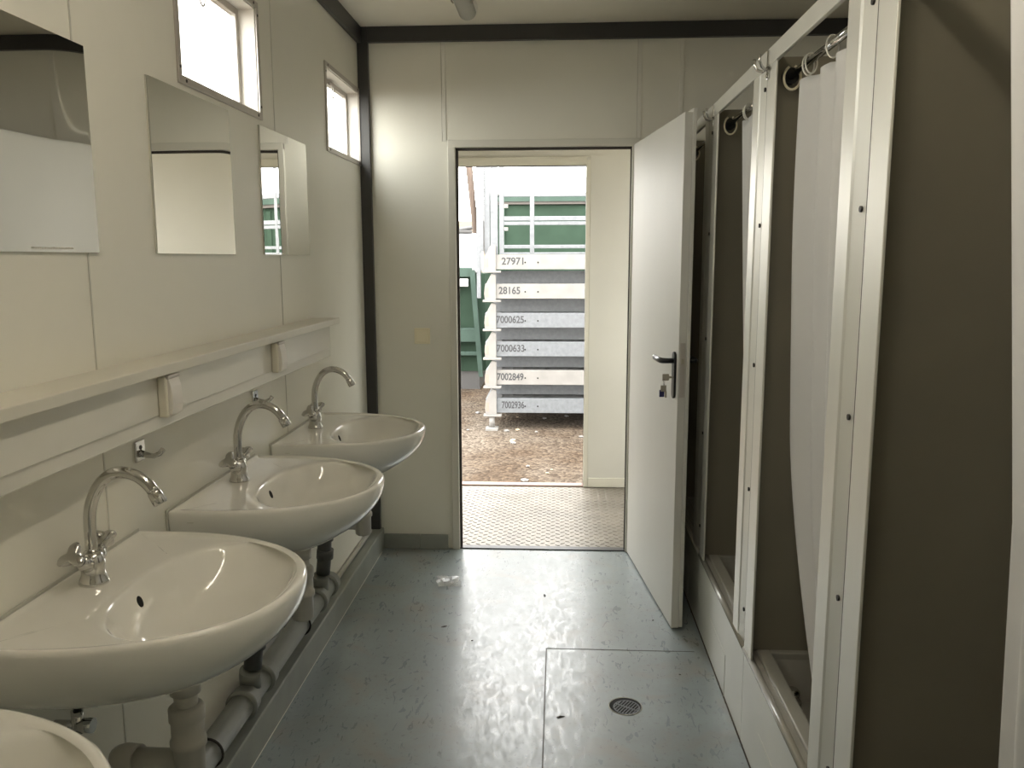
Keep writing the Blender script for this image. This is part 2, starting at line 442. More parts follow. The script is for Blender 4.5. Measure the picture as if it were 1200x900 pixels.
# ------------------------------------------------------------------ open door leaf
hinge = Vector((.349, D - .022, 0)); free = Vector((.457, 3.186, 0))
dv = free - hinge; LL = dv.length
door = thing('door_leaf', hinge, 'white flush door leaf standing open against the shower cabins, keys in its lock', 'door')
door.rotation_euler = (0, 0, math.atan2(dv.y, dv.x))
# local: +x along leaf, room face (towards the basins) = local -y ... checked below
nrm = Vector((-dv.y, dv.x)).normalized()       # local +y in world
sgn = -1 if nrm.x > 0 else 1                   # sign of local y that points to the basins (-X world)
T = .03
def dl(name, bm, m, parent=door, **k): return obj(name, bm, m, parent, loc_local=True, **k)
def yy(a): return sgn * a
def dbx(bm, x0, x1, a, b, z0, z1, bev=0): bx(bm, x0, x1, min(yy(a), yy(b)), max(yy(a), yy(b)), z0, z1, bev)
bm = B(); dbx(bm, 0, LL, 0, -T, .008, 2.005, .0015); dl('panel', bm, M['door'])
bm = B(); dbx(bm, -.004, LL + .004, -T, -T - .014, .012, 2.018, .002); dl('rebate', bm, M['door'])
bm = B(); dbx(bm, LL + .0001, LL + .0025, -.006, -T + .005, .945, 1.155, .0008)
lk = dl('lock_plate', bm, M['alu_win'])
bm = B(); dbx(bm, LL + .002, LL + .011, -.008, -T + .009, 1.075, 1.095, .002)
o = obj('latch_bolt', bm, M['brass'], lk, loc_local=True)
def rounded_plate(bm, x, w, z0, z1, a, b):
    pts = []
    for k in range(13): t = PI * k / 12; pts.append((x + w * math.cos(t), z1 - w + w * math.sin(t)))
    for k in range(13): t = PI + PI * k / 12; pts.append((x + w * math.cos(t), z0 + w + w * math.sin(t)))
    prism(bm, pts, 'y', yy(a), yy(b))
hx = LL - .045; hz = 1.083
bm = B(); rounded_plate(bm, hx, .019, .935, 1.118, 0, .009); hp = dl('handle_plate', bm, M['black'], bevel=.002)
bm = B()
tube(bm, [(hx, yy(.005), hz), (hx, yy(.035), hz), (hx - .004, yy(.047), hz), (hx - .014, yy(.053), hz), (hx - .05, yy(.054), hz), (hx - .108, yy(.053), hz + .001)],
     [.0105, .0105, .011, .0115, .0115, .0105], 14)
obj('lever', bm, M['black'], hp, loc_local=True)
bm = B(); tube(bm, [(hx - .108, yy(.053), hz + .001), (hx - .128, yy(.052), hz + .004)], [.0108, .009], 14)
obj('lever_tip', bm, M['chrome'], hp, loc_local=True)['label'] = 'bright metal tip'
bm = B(); rounded_plate(bm, hx, .019, .935, 1.118, -T - .014, -T - .022); hq = dl('handle_plate', bm, M['black'])
bm = B()
tube(bm, [(hx, yy(-T - .02), hz), (hx, yy(-T - .05), hz), (hx - .012, yy(-T - .052), hz), (hx - .1, yy(-T - .052), hz)], .0095, 12)
obj('lever', bm, M['black'], hq, loc_local=True)
for hz_ in (.25, 1.7):
    bm = B(); cyl(bm, (.0, yy(-T - .02), hz_), (.0, yy(-T - .02), hz_ + .09), .008, 12); dl('hinge', bm, M['alu_win'])
# key bunch hanging in the lock: separate thing
Rm = Matrix.Rotation(door.rotation_euler.z, 4, 'Z')
kpos = hinge + Rm @ Vector((hx, yy(.009), 1.018))
keys = thing('key_bunch', kpos, 'bunch of keys with a dark blue fob hanging from the door lock', 'keys')
keys.rotation_euler = door.rotation_euler
def kl(name, bm, m): return obj(name, bm, m, keys, loc_local=True)
bm = B(); bx(bm, -.0012, .0012, min(0, yy(.016)), max(0, yy(.016)), -.004, .004)
bx(bm, -.0014, .0014, min(yy(.014), yy(.04)), max(yy(.014), yy(.04)), -.013, .013, .001); kl('key', bm, M['brass'])
bm = B(); tube(bm, [(.010 * math.cos(t), yy(.034), -.019 + .012 * math.sin(t)) for t in [2 * PI * k / 20 for k in range(21)]], .0012, 8); kl('key_ring', bm, M['chrome'])
bm = B(); bx(bm, -.002, .0005, min(yy(.024), yy(.046)), max(yy(.024), yy(.046)), -.056, -.031, .001); bx(bm, -.001, .0005, min(yy(.022), yy(.029)), max(yy(.022), yy(.029)), -.080, -.055); kl('key', bm, M['brass'])
bm = B(); bx(bm, -.006, -.002, min(yy(.030), yy(.050)), max(yy(.030), yy(.050)), -.078, -.050, .002); kl('fob', bm, M['navy'])

# ------------------------------------------------------------------ light switch plate by the door
t = thing('light_switch', (-.676, D, 1.062), 'square cream blank switch plate on the wall left of the doorway', 'switch')
bm = B(); bx(bm, -.715, -.637, D - .008, D, 1.058, 1.136, .002); obj('frame', bm, M['plastic'], t)
bm = B(); bx(bm, -.705, -.647, D - .012, D - .006, 1.068, 1.126, .002); obj('rocker', bm, M['plastic'], t)

# ------------------------------------------------------------------ ceiling tube lamp
t = thing('ceiling_lamp', (-.40, 2.95, 2.47), 'unlit white tube lamp under the ceiling near the back beam', 'lamp')
bm = B()
prof = [(-.445, ZC), (-.355, ZC), (-.357, ZC - .03), (-.443, ZC - .03)]
prism(bm, prof, 'y', 2.45, 3.76); obj('housing', bm, M['reveal'], t, bevel=.003)
bm = B()
pr = [(-.40 + .038 * math.cos(a), ZC - .03 - .034 * math.sin(a)) for a in [PI * k / 14 for k in range(15)]]
prism(bm, pr, 'y', 2.46, 3.755); obj('diffuser', bm, M['lamp_body'], t, smooth=False)
for yy_ in (3.55, 3.0):
    for s in (-1, 1):
        bm = B(); tube(bm, [(-.40 + s * .044, yy_, ZC - .012), (-.40 + s * .048, yy_, ZC - .03), (-.40 + s * .042, yy_, ZC - .045), (-.40 + s * .036, yy_ + .005, ZC - .05)], .003, 8)
        obj('clip', bm, M['brass'], t)

# added fill lamp, lit and out of view, brightening the room near the camera
M['fill_tube'] = bpy.data.materials.new('fill_lamp_tube'); M['fill_tube'].use_nodes = True
_b = M['fill_tube'].node_tree.nodes['Principled BSDF']; _b.inputs['Emission Color'].default_value = (1, .92, .78, 1); _b.inputs['Emission Strength'].default_value = FILL_LAMP
t = thing('ceiling_lamp', (.10, .92, 2.47), 'added fill tube lamp, unseen under the ceiling above the viewpoint', 'lamp')
bm = B(); bx(bm, .055, .145, .25, 1.60, ZC - .03, ZC); obj('housing', bm, M['reveal'], t, bevel=.003)
for yq in (.265, 1.57):
    bm = B(); bx(bm, .075, .125, yq, yq + .015, ZC - .095, ZC - .03, .003); obj('end_cap', bm, M['reveal'], t)
bm = B(); prism(bm, [(.10 + .024 * math.cos(a), ZC - .07 - .024 * math.sin(a)) for a in [2 * PI * k / 20 for k in range(20)]], 'y', .28, 1.57); obj('diffuser', bm, M['fill_tube'], t)

# ------------------------------------------------------------------ mirrors
def mirror(ya, yb, warp, label):
    za, zb = 1.490, 1.897
    t = thing('wall_mirror', (XL, (ya + yb) / 2, za), label, 'mirror', 'frameless mirrors over the washbasins')
    nu, nv = 48, 40
    bm = B(); front = []
    for i in range(nu + 1):
        row = []
        for j in range(nv + 1):
            u, v = i / nu, j / nv
            row.append(bm.verts.new((XL + .006 + warp(u, v), ya + u * (yb - ya), za + v * (zb - za))))
        front.append(row)
    for i in range(nu):
        for j in range(nv):
            bm.faces.new((front[i][j], front[i + 1][j], front[i + 1][j + 1], front[i][j + 1])).smooth = True
    me = bpy.data.meshes.new('mirror_glass'); bm.to_mesh(me); bm.free()
    for v in me.vertices: v.co -= Vector((XL, (ya + yb) / 2, za))
    me.materials.append(M['mirror'])
    o = bpy.data.objects.new('mirror_glass', me); COL.objects.link(o); o.parent = t
    bm = B(); bx(bm, XL, XL + .0045, ya, yb, za, zb); obj('backing', bm, M['seam'], t)
    return t
def w1(u, v):
    e = max(0, u - .72) / .28
    return .0022 * e ** 2.2 * (1.35 - v) + .0006 * math.sin(2.2 * u + .5) * math.sin(2.5 * v)
def w2(u, v):
    e = max(0, u - .86) / .14
    return .0011 * e ** 2 * (1.3 - v) + .0009 * u + .0005 * math.sin(2.6 * u) * (v - .5)
def w3(u, v): return .0105 * u * (1 - .62 * u) + .0003 * math.sin(8 * v + 1.2)
mirror(1.212, 1.69, w1, 'frameless mirror nearest the camera, small print along its lower edge')
mirror(1.949, 2.425, w2, 'frameless mirror below the larger window, middle of the three mirrors')
mirror(2.678, 3.154, w3, 'frameless mirror farthest away, reflecting the yard in its left third')
bm = B()
random.seed(3)
y = 1.47
while y < 1.60:
    w = random.uniform(.003, .008)
    bx(bm, XL + .0066, XL + .0068, y, y + w, 1.4955, 1.4985 + random.uniform(0, .001)); y += w + .002
o = obj('small_print', bm, M['seam'], [c for c in bpy.data.objects if c.name.startswith('wall_mirror')][0])

# ------------------------------------------------------------------ shelf with cable trunking, sockets, hooks
sh = thing('wall_shelf', (XL, 1.5, 1.105), 'long cream wall shelf above the basins', 'shelf')
bm = B(); bx(bm, XL, XL + .107, -.3, 3.185, 1.236, 1.250, .002)
bx(bm, XL + .1, XL + .109, -.3, 3.185, 1.228, 1.251, .002); obj('board', bm, M['shelf'], sh)
tr = thing('cable_trunking', (XL, 1.5, 1.105), 'white cable trunking fixed to the wall below the long shelf', 'cable duct')
bm = B(); bx(bm, XL, XL + .080, -.3, 3.145, 1.105, 1.2355, .003); obj('base', bm, M['trunk'], tr)
bm = B(); bx(bm, XL + .078, XL + .083, -.3, 3.135, 1.137, 1.225, .001); obj('cover', bm, M['trunk'], tr)
bm = B(); bx(bm, XL + .0795, XL + .0815, -.3, 3.140, 1.1335, 1.137); bx(bm, XL + .0795, XL + .0815, 3.135, 3.1385, 1.1335, 1.228); obj('seam', bm, M['seam'], tr)
def socket(y, label):
    x0 = XL + .083
    t = thing('power_socket', (x0, y, 1.128), label, 'socket', 'splash-proof sockets on the trunking')
    bm = B(); bx(bm, x0, x0 + .022, y - .030, y + .030, 1.132, 1.224, .005, 3); obj('housing', bm, M['socket'], t)
    bm = B(); prism(bm, [(x0 + .02, 1.137), (x0 + .029, 1.138), (x0 + .033, 1.16), (x0 + .030, 1.2), (x0 + .025, 1.218), (x0 + .02, 1.218)], 'y', y - .025, y + .025)
    obj('flap', bm, M['reveal'], t, bevel=.002)
    bm = B(); bx(bm, x0 + .018, x0 + .027, y - .028, y + .028, 1.217, 1.225, .002); obj('flap_hinge', bm, M['alu_win'], t)
    return t
s1 = socket(1.775, 'cream splash-proof socket on the trunking, the nearer one, above the nearer coat hook')
s2 = socket(2.50, 'cream splash-proof socket on the trunking, the farther one, towards the corner post')
def coat_hook(y, z, label):
    t = thing('coat_hook', (XL, y, z - .022), label, 'hook', 'chrome hooks below the trunking')
    bm = B(); bx(bm, XL, XL + .006, y - .021, y + .021, z - .024, z + .024, .0025, 3); obj('plate', bm, M['chrome'], t)
    bm = B(); tube(bm, [(XL + .004, y, z - .006), (XL + .02, y, z - .010), (XL + .036, y, z - .012), (XL + .050, y, z - .006), (XL + .058, y, z + .004)], [.009, .007, .006, .006, .0065], 12)
    obj('peg', bm, M['chrome'], t)
    bm = B(); cyl(bm, (XL + .005, y, z + .008), (XL + .0075, y, z + .008), .005, 10); obj('screw', bm, M['screw'], t)
    return t
coat_hook(1.805, 1.044, 'square chrome coat hook above the nearest full washbasin')
coat_hook(2.535, 1.044, 'square chrome coat hook between the two farther taps')

# ------------------------------------------------------------------ washbasins
BZ = .868     # rim height
def d_outline(t):
    """outer outline in (depth, along) about the bowl centre, by angle"""
    W, Dp = .298, .468
    # superellipse-like D: half width as function of depth
    pass
def outer_pts(n=112):
    W, Dp, r = .298, .468, .008
    pts = []
    # start at back centre, go to +side
    k = 10
    for i in range(k): pts.append((0, W * i / k * (1 - r / W)))
    for i in range(5):
        a = PI / 2 * i / 4; pts.append((r - r * math.cos(a), W - r + r * math.sin(a)))
    m = 40
    for i in range(1, m + 1):
        a = PI / 2 * i / m
        d = .085 + (Dp - .085) * math.sin(a) ** 1.0
        y = W * math.cos(a) ** .88
        pts.append((d, max(y, 0)))
    half = pts[:]
    return half + [(d, -y) for d, y in half[-2:0:-1]]
OUT = outer_pts()
def basin_mesh(bm, yc):
    cd = .292
    ang = [math.atan2(y, d - cd) for d, y in OUT]
    def bowl(a, k=1.0):
        A, Bw = .148, .232
        c, s = math.cos(a), math.sin(a)
        e = 2.25
        r = 1 / ((abs(c) / A) ** e + (abs(s) / Bw) ** e) ** (1 / e)
        return cd - .002 + c * r * k, s * r * k
    rings = []
    def ring(pts): rings.append([bm.verts.new((XL + d, yc + y, z)) for d, y, z in pts])
    # inside bowl, bottom to rim
    for s, dz in ((.12, -.118), (.30, -.116), (.5, -.107), (.68, -.090), (.82, -.066), (.92, -.036), (.975, -.016), (1.0, -.009), (1.03, -.0055)):
        P = []
        for a in ang:
            d, y = bowl(a, s)
            d = (d - cd) + cd - (1 - s) * .03
            P.append((d, y, BZ + dz))
        ring(P)
    def inset(i):
        n = len(OUT); a = OUT[i - 1]; b = OUT[(i + 1) % n]
        tx, ty = b[0] - a[0], b[1] - a[1]; l = math.hypot(tx, ty) or 1
        nx, ny = ty / l, -tx / l
        cx, cy = OUT[i][0] - cd, OUT[i][1]
        if nx * cx + ny * cy < 0: nx, ny = -nx, -ny
        return nx, ny
    def off(q, z):
        P = []
        for i, (d, y) in enumerate(OUT):
            nx, ny = inset(i); P.append((max(d - nx * q, 0 if q <= 0 else min(d, .0) ) if False else d - nx * q, y - ny * q, BZ + z))
        return P
    # intermediate deck ring (between the bowl edge and the rim bead)
    rim = off(.022, -.0055)
    b0 = [(v[0], v[1]) for v in [bowl(a, 1.03) for a in ang]]
    mid = [((b0[i][0] + rim[i][0]) / 2, (b0[i][1] + rim[i][1]) / 2, BZ - .005) for i in range(len(OUT))]
    ring(mid)
    for q, z in ((.022, -.0055), (.016, -.002), (.009, 0), (.004, -.0015), (.0008, -.006), (0, -.014)):
        ring(off(q, z))
    # outside / underside, scaled about the wall line
    for sd, sy, z in ((.997, .997, -.030), (.985, .99, -.050), (.955, .965, -.072), (.905, .915, -.097), (.84, .84, -.120), (.765, .74, -.142), (.70, .62, -.160), (.66, .50, -.172), (.60, .36, -.180), (.57, .22, -.183)):
        ring([(d * sd, y * sy, BZ + z) for d, y in OUT])
    n = len(OUT)
    for a, b in zip(rings, rings[1:]):
        for k in range(n):
            bm.faces.new((a[k], a[(k + 1) % n], b[(k + 1) % n], b[k])).smooth = True
    bm.faces.new(rings[0][::-1]).smooth = True; bm.faces.new(rings[-1]).smooth = True

def washbasin(yc, label):
    t = thing('washbasin', (XL, yc, BZ - .19), label, 'washbasin', 'ceramic washbasins in a row')
    bm = B(); basin_mesh(bm, yc)
    lathe(bm, [(.026, BZ - .20), (.034, BZ - .195), (.042, BZ - .18), (.045, BZ - .165)], XL + .232, yc, 24)
    obj('bowl', bm, M['ceramic'], t, subs=1)
    # dark joint to the wall and the chrome waste
    bm = B(); bx(bm, XL - .001, XL + .0012, yc - .301, yc + .301, BZ - .07, BZ + .002); obj('wall_joint', bm, M['seam'], t)
    bm = B(); lathe(bm, [(.012, BZ - .1175), (.030, BZ - .1165), (.033, BZ - .1150), (.030, BZ - .1135), (.018, BZ - .1135), (.016, BZ - .116)], XL + .265, yc, 24); obj('waste', bm, M['chrome'], t)
    # overflow hole on the back slope of the bowl
    bm = B()
    c = Vector((XL + .1512, yc, BZ - .043)); n = Vector((.92, 0, .38)).normalized(); up = Vector((-.38, 0, .92)).normalized()
    for k, (rr, q) in enumerate(((.0, .0012),)):
        vs = [bm.verts.new(c + n * .004 + up * .0115 * math.sin(a) + Vector((0, 1, 0)) * .0085 * math.cos(a)) for a in [2 * PI * i / 20 for i in range(20)]]
        vb = [bm.verts.new(v.co - n * .006) for v in vs]
        bm.faces.new(vs)
        for i in range(20): bm.faces.new((vs[i], vs[(i + 1) % 20], vb[(i + 1) % 20], vb[i]))
    obj('overflow_hole', bm, M['hole'], t)
    # maker's mark on the side edge: small printed dash
    bm = B(); bx(bm, XL + .050, XL + .066, yc - .2986, yc - .2978, BZ - .030, BZ - .0275); obj('printed_mark', bm, M['seam'], t)
    # tap
    fx, fz = XL + .067, BZ - .006
    bm = B()
    lathe(bm, [(.027, fz), (.028, fz + .004), (.026, fz + .010), (.022, fz + .018), (.0215, fz + .030), (.023, fz + .042), (.020, fz + .055), (.0145, fz + .064)], fx, yc, 28)
    for s in (-1, 1):
        tube(bm, [(fx, yc, fz + .034), (fx - .002, yc + s * .026, fz + .050), (fx - .003, yc + s * .036, fz + .057)], [.017, .0145, .012], 16)
    tap = obj('tap', bm, M['chrome'], t)
    bm = B()
    P = []; z0 = fz + .060; R = .062
    for k in range(5): P.append((fx, yc, z0 + k * .013))
    zc = z0 + .060; hgt = .099
    for k in range(1, 25):
        a = PI * k / 24 * .86
        P.append((fx + R - R * math.cos(a) + .012 * (k / 24), yc, zc + hgt * math.sin(a) if a < PI / 2 else zc + hgt - (R * 1.1) * (1 - math.sin(a))))
    tube(bm, P, .0113, 18)
    sp = obj('spout', bm, M['chrome'], tap)
    e = Vector(P[-1]); dd = (Vector(P[-1]) - Vector(P[-2])).normalized()
    bm = B(); tube(bm, [e - dd * .004, e, e + dd * .010, e + dd * .0215, e + dd * .024], [.0116, .0130, .0135, .0135, .0118], 18); obj('aerator', bm, M['chrome'], tap)
    for s in (-1, 1):   # three-lobed handles
        c0 = Vector((fx - .003, yc + s * .037, fz + .057)); ax = Vector((-.05, s * .78, .62)).normalized()
        u = ax.cross(Vector((1, 0, 0))).normalized(); w = ax.cross(u)
        bm = B(); rings = []
        seg = 36
        for h, r, lob in ((0, .010, 0), (.008, .011, .0), (.014, .014, .25), (.021, .019, .4), (.026, .0205, .42), (.030, .0185, .38), (.032, .012, .2)):
            rings.append([bm.verts.new(c0 + ax * h + (u * math.cos(a) + w * math.sin(a)) * r * (1 + lob * math.cos(3 * a))) for a in [2 * PI * k / seg for k in range(seg)]])
        for a, b in zip(rings, rings[1:]):
            for k in range(seg): bm.faces.new((a[k], a[(k + 1) % seg], b[(k + 1) % seg], b[k])).smooth = True
        bm.faces.new(rings[0][::-1]); bm.faces.new(rings[-1])
        obj('handle', bm, M['chrome'], tap)
    # angle valves and hoses behind the bowl
    for s in (-1, 1):
        bm = B()
        yv = yc + s * .055
        cyl(bm, (XL, yv, .60), (XL + .045, yv, .60), .009); cyl(bm, (XL + .045, yv, .585), (XL + .045, yv, .63), .011)
        cyl(bm, (XL + .045, yv, .60), (XL + .075, yv, .60), .014)
        obj('angle_valve', bm, M['chrome'], t)
        bm = B(); tube(bm, [(XL + .045, yv, .628), (XL + .055, yv, .650), (XL + .09, yc + s * .045, .664), (XL + .14, yc + s * .03, .672), (XL + .185, yc + s * .012, .690)], .0075, 10)
        obj('supply_hose', bm, M['black'], t)
    # tailpiece and trap (white) joining a dark drop into the collector pipe
    X0 = XL + .232
    bm = B()
    cyl(bm, (X0, yc, BZ - .225), (X0, yc, BZ - .19), .029, 24)
    cyl(bm, (X0, yc, .60), (X0, yc, BZ - .215), .0225, 24)
    lathe(bm, [(.024, .462), (.029, .466), (.030, .530), (.0345, .533), (.0345, .545), (.031, .547), (.031, .585), (.034, .588), (.034, .612), (.030, .616), (.0235, .618)], X0, yc, 28)
    cyl(bm, (X0, yc, .50), (X0 - .115, yc, .50), .0205, 20)
    yd = yc + .03
    tube(bm, [(XL + .128, yc, .50), (XL + .100, yc + .006, .498), (XL + .084, yd - .01, .487), (XL + .078, yd, .465), (XL + .0775, yd, .445)], .0262, 20)
    obj('trap', bm, M['pvc_white'], t)
    bm = B()
    yd = yc + .03
    tube(bm, [(XL + .0775, yd, .445), (XL + .075, yd, .42), (XL + .070, yd, .34), (XL + .063, yd + .005, .294)], .0262, 20)
    cyl(bm, (XL + .077, yd, .39), (XL + .0735, yd, .355), .0315, 20)
    cyl(bm, (XL + .078, yd, .455), (XL + .077, yd, .425), .0315, 20)
    obj('drop_pipe', bm, M['pvc_dark'], t)
    t.location.x += .003
    return t
wash_dx = .003
YB = [.740, 1.475, 2.210, 2.945]
wb0 = washbasin(YB[1], 'white ceramic washbasin second from the camera, largest fully seen basin')
dup(wb0, (XL + wash_dx, YB[0], BZ - .19), 'white ceramic washbasin nearest the camera, only its front edge in view')
dup(wb0, (XL + wash_dx, YB[2], BZ - .19), 'white ceramic washbasin third from the camera, between two other basins')
dup(wb0, (XL + wash_dx, YB[3], BZ - .19), 'white ceramic washbasin farthest from the camera, beside the dark corner post')

# collector pipe along the wall
cp = thing('waste_pipe', (XL + .05, 2, .168), 'grey plastic waste pipe running along the wall under the basins', 'pipe')
px, pz = XL + .052, .205
bm = B(); cyl(bm, (px, -.2, pz), (px, 3.13, pz), .036, 28); obj('pipe', bm, M['pvc_grey'], cp)
for yb in YB:
    ys = yb + .05
    for (a, r) in ((ys - .085, .043), (ys + .07, .043)):
        bm = B(); tube(bm, [(px, a, pz), (px, a + .004, pz), (px, a + .014, pz), (px, a + .018, pz), (px, a + .05, pz), (px, a + .052, pz)], [.037, r + .003, r + .003, r, r, .037], 28)
        obj('socket_joint', bm, M['pvc_grey'], cp)
    bm = B(); tube(bm, [(px, ys, pz), (px + .004, ys - .015, pz + .06), (px + .008, ys - .02, pz + .08)], [.03, .031, .031], 20); obj('branch', bm, M['pvc_grey'], cp)
for yb in (1.95, 2.72):
    bm = B(); tube(bm, [(px + .04 * math.cos(a), yb, pz + .04 * math.sin(a)) for a in [2 * PI * k / 24 for k in range(25)]], .0035, 8); bx(bm, XL, px - .03, yb - .008, yb + .008, pz - .01, pz + .01)
    obj('pipe_clip', bm, M['screw'], cp)
bm = B(); tube(bm, [(XL + .012, -.2, .123), (XL + .012, 4.0, .118)], .011, 12)
tag(obj('supply_pipe', bm, M['pvc_white'], None), 'thin white pipe lying on top of the left skirting', 'pipe')

# ------------------------------------------------------------------ shower cabins
CP, CD = .81, .80
def cabin(y0, label):
    y1 = y0 + CP
    XB_ = XR + CD
    t = thing('shower_cabin', (XR, y0, 0), label, 'shower', 'shower cabins in a row')
    ztr = .312
    bm = B(); bx(bm, XR + .0065, XB_, y1 - .030, y1 - .006, ztr, 2.012, .001); obj('side_panel', bm, M['hpl'], t)
    bm = B(); bx(bm, XR + .035, XB_, y0 + .003, y0 + .024, ztr, 2.012, .001); obj('side_panel', bm, M['hpl'], t)
    bm = B(); bx(bm, XB_, XB_ + .02, y0 + .003, y1 - .006, ztr, 2.012, .001); obj('back_panel', bm, M['hpl'], t)
    # far post: flat aluminium face with a return; near post: flat face and a slanted screw strip
    bm = B(); bx(bm, XR, XR + .006, y1 - .094, y1 - .006, ztr - .005, 2.035, .0015); obj('post', bm, M['alu'], t)
    bm = B()
    prism(bm, [(XR, y0 + .158), (XR, y0 + .088), (XR + .003, y0 + .080), (XR + .011, y0 + .004), (XR + .026, y0 + .004), (XR + .026, y0 + .158)], 'z', ztr - .005, 2.035)
    po = obj('post', bm, M['alu'], t, bevel=.0015)
    bm = B(); bx(bm, XR + .001, XR + .006, y1 - .0055, y1 - .0005, ztr, 1.985); obj('joint_seal', bm, M['seal'], t)
    for z in (.41, .79, 1.165, 1.567, 1.94):
        bm = B(); cyl(bm, (XR + .0035, y0 + .040, z), (XR + .0078, y0 + .040, z), .0062, 12)
        # lay the head on the slanted strip
        obj('screw', bm, M['screw'], po)
    bm = B(); bx(bm, XR - .002, XR + .010, y0 + .004, y1 - .006, 1.990, 2.036, .002); obj('top_rail', bm, M['alu'], t)
    # tray
    bm = B()
    bx(bm, XR + .002, XR + .022, y0 + .002, y1 - .002, 0, ztr - .014); sk = obj('skirt', bm, M['skirt'], t)
    bm = B(); bx(bm, XR - .0015, XR + .004, y0 + .002, y1 - .002, 0, .003); obj('dirty_sealant', bm, M['wood'], sk)
    bm = B(); bx(bm, XR + .0005, XR + .003, y0 + .258, y0 + .262, 0, .15); bx(bm, XR + .0012, XR + .003, y0 + .262, y0 + .60, .1485, .15); obj('access_joint', bm, M['seam'], sk)
    bm = B()
    tube(bm, [(XR + .006, y0 + .002, ztr - .010), (XR + .006, y1 - .002, ztr - .010)], .0105, 14)
    bx(bm, XR + .004, XR + .075, y0 + .004, y1 - .004, ztr - .03, ztr - .006, .004)
    bx(bm, XR + .03, XR + .072, y0 + .03, y1 - .03, ztr - .008, ztr + .004, .005)
    bx(bm, XB_ - .05, XB_, y0 + .004, y1 - .004, ztr - .03, ztr + .002, .004)
    bx(bm, XR + .07, XB_ - .04, y0 + .004, y0 + .05, ztr - .03, ztr + .002, .004)
    bx(bm, XR + .07, XB_ - .04, y1 - .05, y1 - .004, ztr - .03, ztr + .002, .004)
    # sunken basin of the tray
    q0 = (XR + .072, XB_ - .045, y0 + .045, y1 - .045); q1 = (XR + .092, XB_ - .09, y0 + .09, y1 - .09)
    va = [bm.verts.new(c) for c in ((q0[0], q0[2], ztr - .004), (q0[1], q0[2], ztr - .004), (q0[1], q0[3], ztr - .004), (q0[0], q0[3], ztr - .004))]
    vb = [bm.verts.new(c) for c in ((q1[0], q1[2], ztr - .13), (q1[1], q1[2], ztr - .13), (q1[1], q1[3], ztr - .13), (q1[0], q1[3], ztr - .13))]
    for k in range(4): bm.faces.new((va[k], va[(k + 1) % 4], vb[(k + 1) % 4], vb[k]))
    bm.faces.new(vb)
    tr_ = obj('shower_tray', bm, M['tray'], t)
    bm = B(); cyl(bm, (XR + .122, y1 - .105, ztr - .128), (XR + .122, y1 - .105, ztr - .118), .027, 24)
    cyl(bm, (XR + .122, y1 - .105, ztr - .118), (XR + .122, y1 - .105, ztr - .10), .016, 20)
    lathe(bm, [(.012, ztr - .105), (.021, ztr - .098), (.022, ztr - .088), (.014, ztr - .08)], XR + .122, y1 - .105, 20)
    cyl(bm, (XR + .122, y1 - .105, ztr - .098), (XR + .122, y1 - .145, ztr - .095), .010, 16)
    obj('drain_fitting', bm, M['chrome'], tr_)
    # curtain rod with end sockets
    rx, rz = XR + .052, 1.958
    bm = B(); cyl(bm, (rx, y0 + .024, rz), (rx, y1 - .03, rz), .0098, 18); rod = obj('curtain_rod', bm, M['chrome'], t)
    for a, b in ((y1 - .031, y1 - .052), (y0 + .025, y0 + .046)):
        bm = B(); cyl(bm, (rx, a, rz), (rx, b, rz), .021, 20); obj('rod_socket', bm, M['black'], rod)
    # double hook clipped over the top rail at the far post
    bm = B(); bx(bm, XR - .006, XR - .0015, y1 - .03, y1 - .014, 1.955, 2.03, .002)
    for s in (-1, 1):
        P = [(XR - .004, y1 - .022 + s * .004, 1.985), (XR - .014, y1 - .022 + s * .014, 1.978), (XR - .026, y1 - .022 + s * .024, 1.984), (XR - .033, y1 - .022 + s * .028, 1.998), (XR - .034, y1 - .022 + s * .028, 2.014)]
        tube(bm, P, [.0045, .0042, .004, .004, .0045], 10)
    cyl(bm, (XR - .008, y1 - .022, 1.963), (XR - .004, y1 - .022, 1.963), .005, 10)
    obj('double_hook', bm, M['chrome'], t)
    return t
Y3 = 1.607
cab = cabin(Y3, 'shower cabin second from the camera, white curtain half drawn, chrome fitting in its tray')
dup(cab, (XR, Y3 - CP, 0), 'shower cabin nearest the camera, wide dark side panel in view')
dup(cab, (XR, Y3 + CP, 0), 'shower cabin third from the camera, its narrow curtain pushed to the near post')
dup(cab, (XR, Y3 + 2 * CP, 0), 'shower cabin farthest from the camera, behind the open door leaf')
# hooks belong to the far post of the two farther cabins only where the photograph shows them; the nearest has none
for o in list(bpy.data.objects):
    if o.name.startswith('double_hook') and o.parent and abs(o.parent.location.y - (Y3 - CP)) < .01:
        bpy.data.objects.remove(o)
# blanking strip between the last cabin and the back wall
bm = B(); bx(bm, XR + .01, XR + .03, Y3 + 3 * CP, D - .032, 0, 2.0); struct('trim_5', bm, M['wall'], label='narrow filler strip beside the last shower cabin')

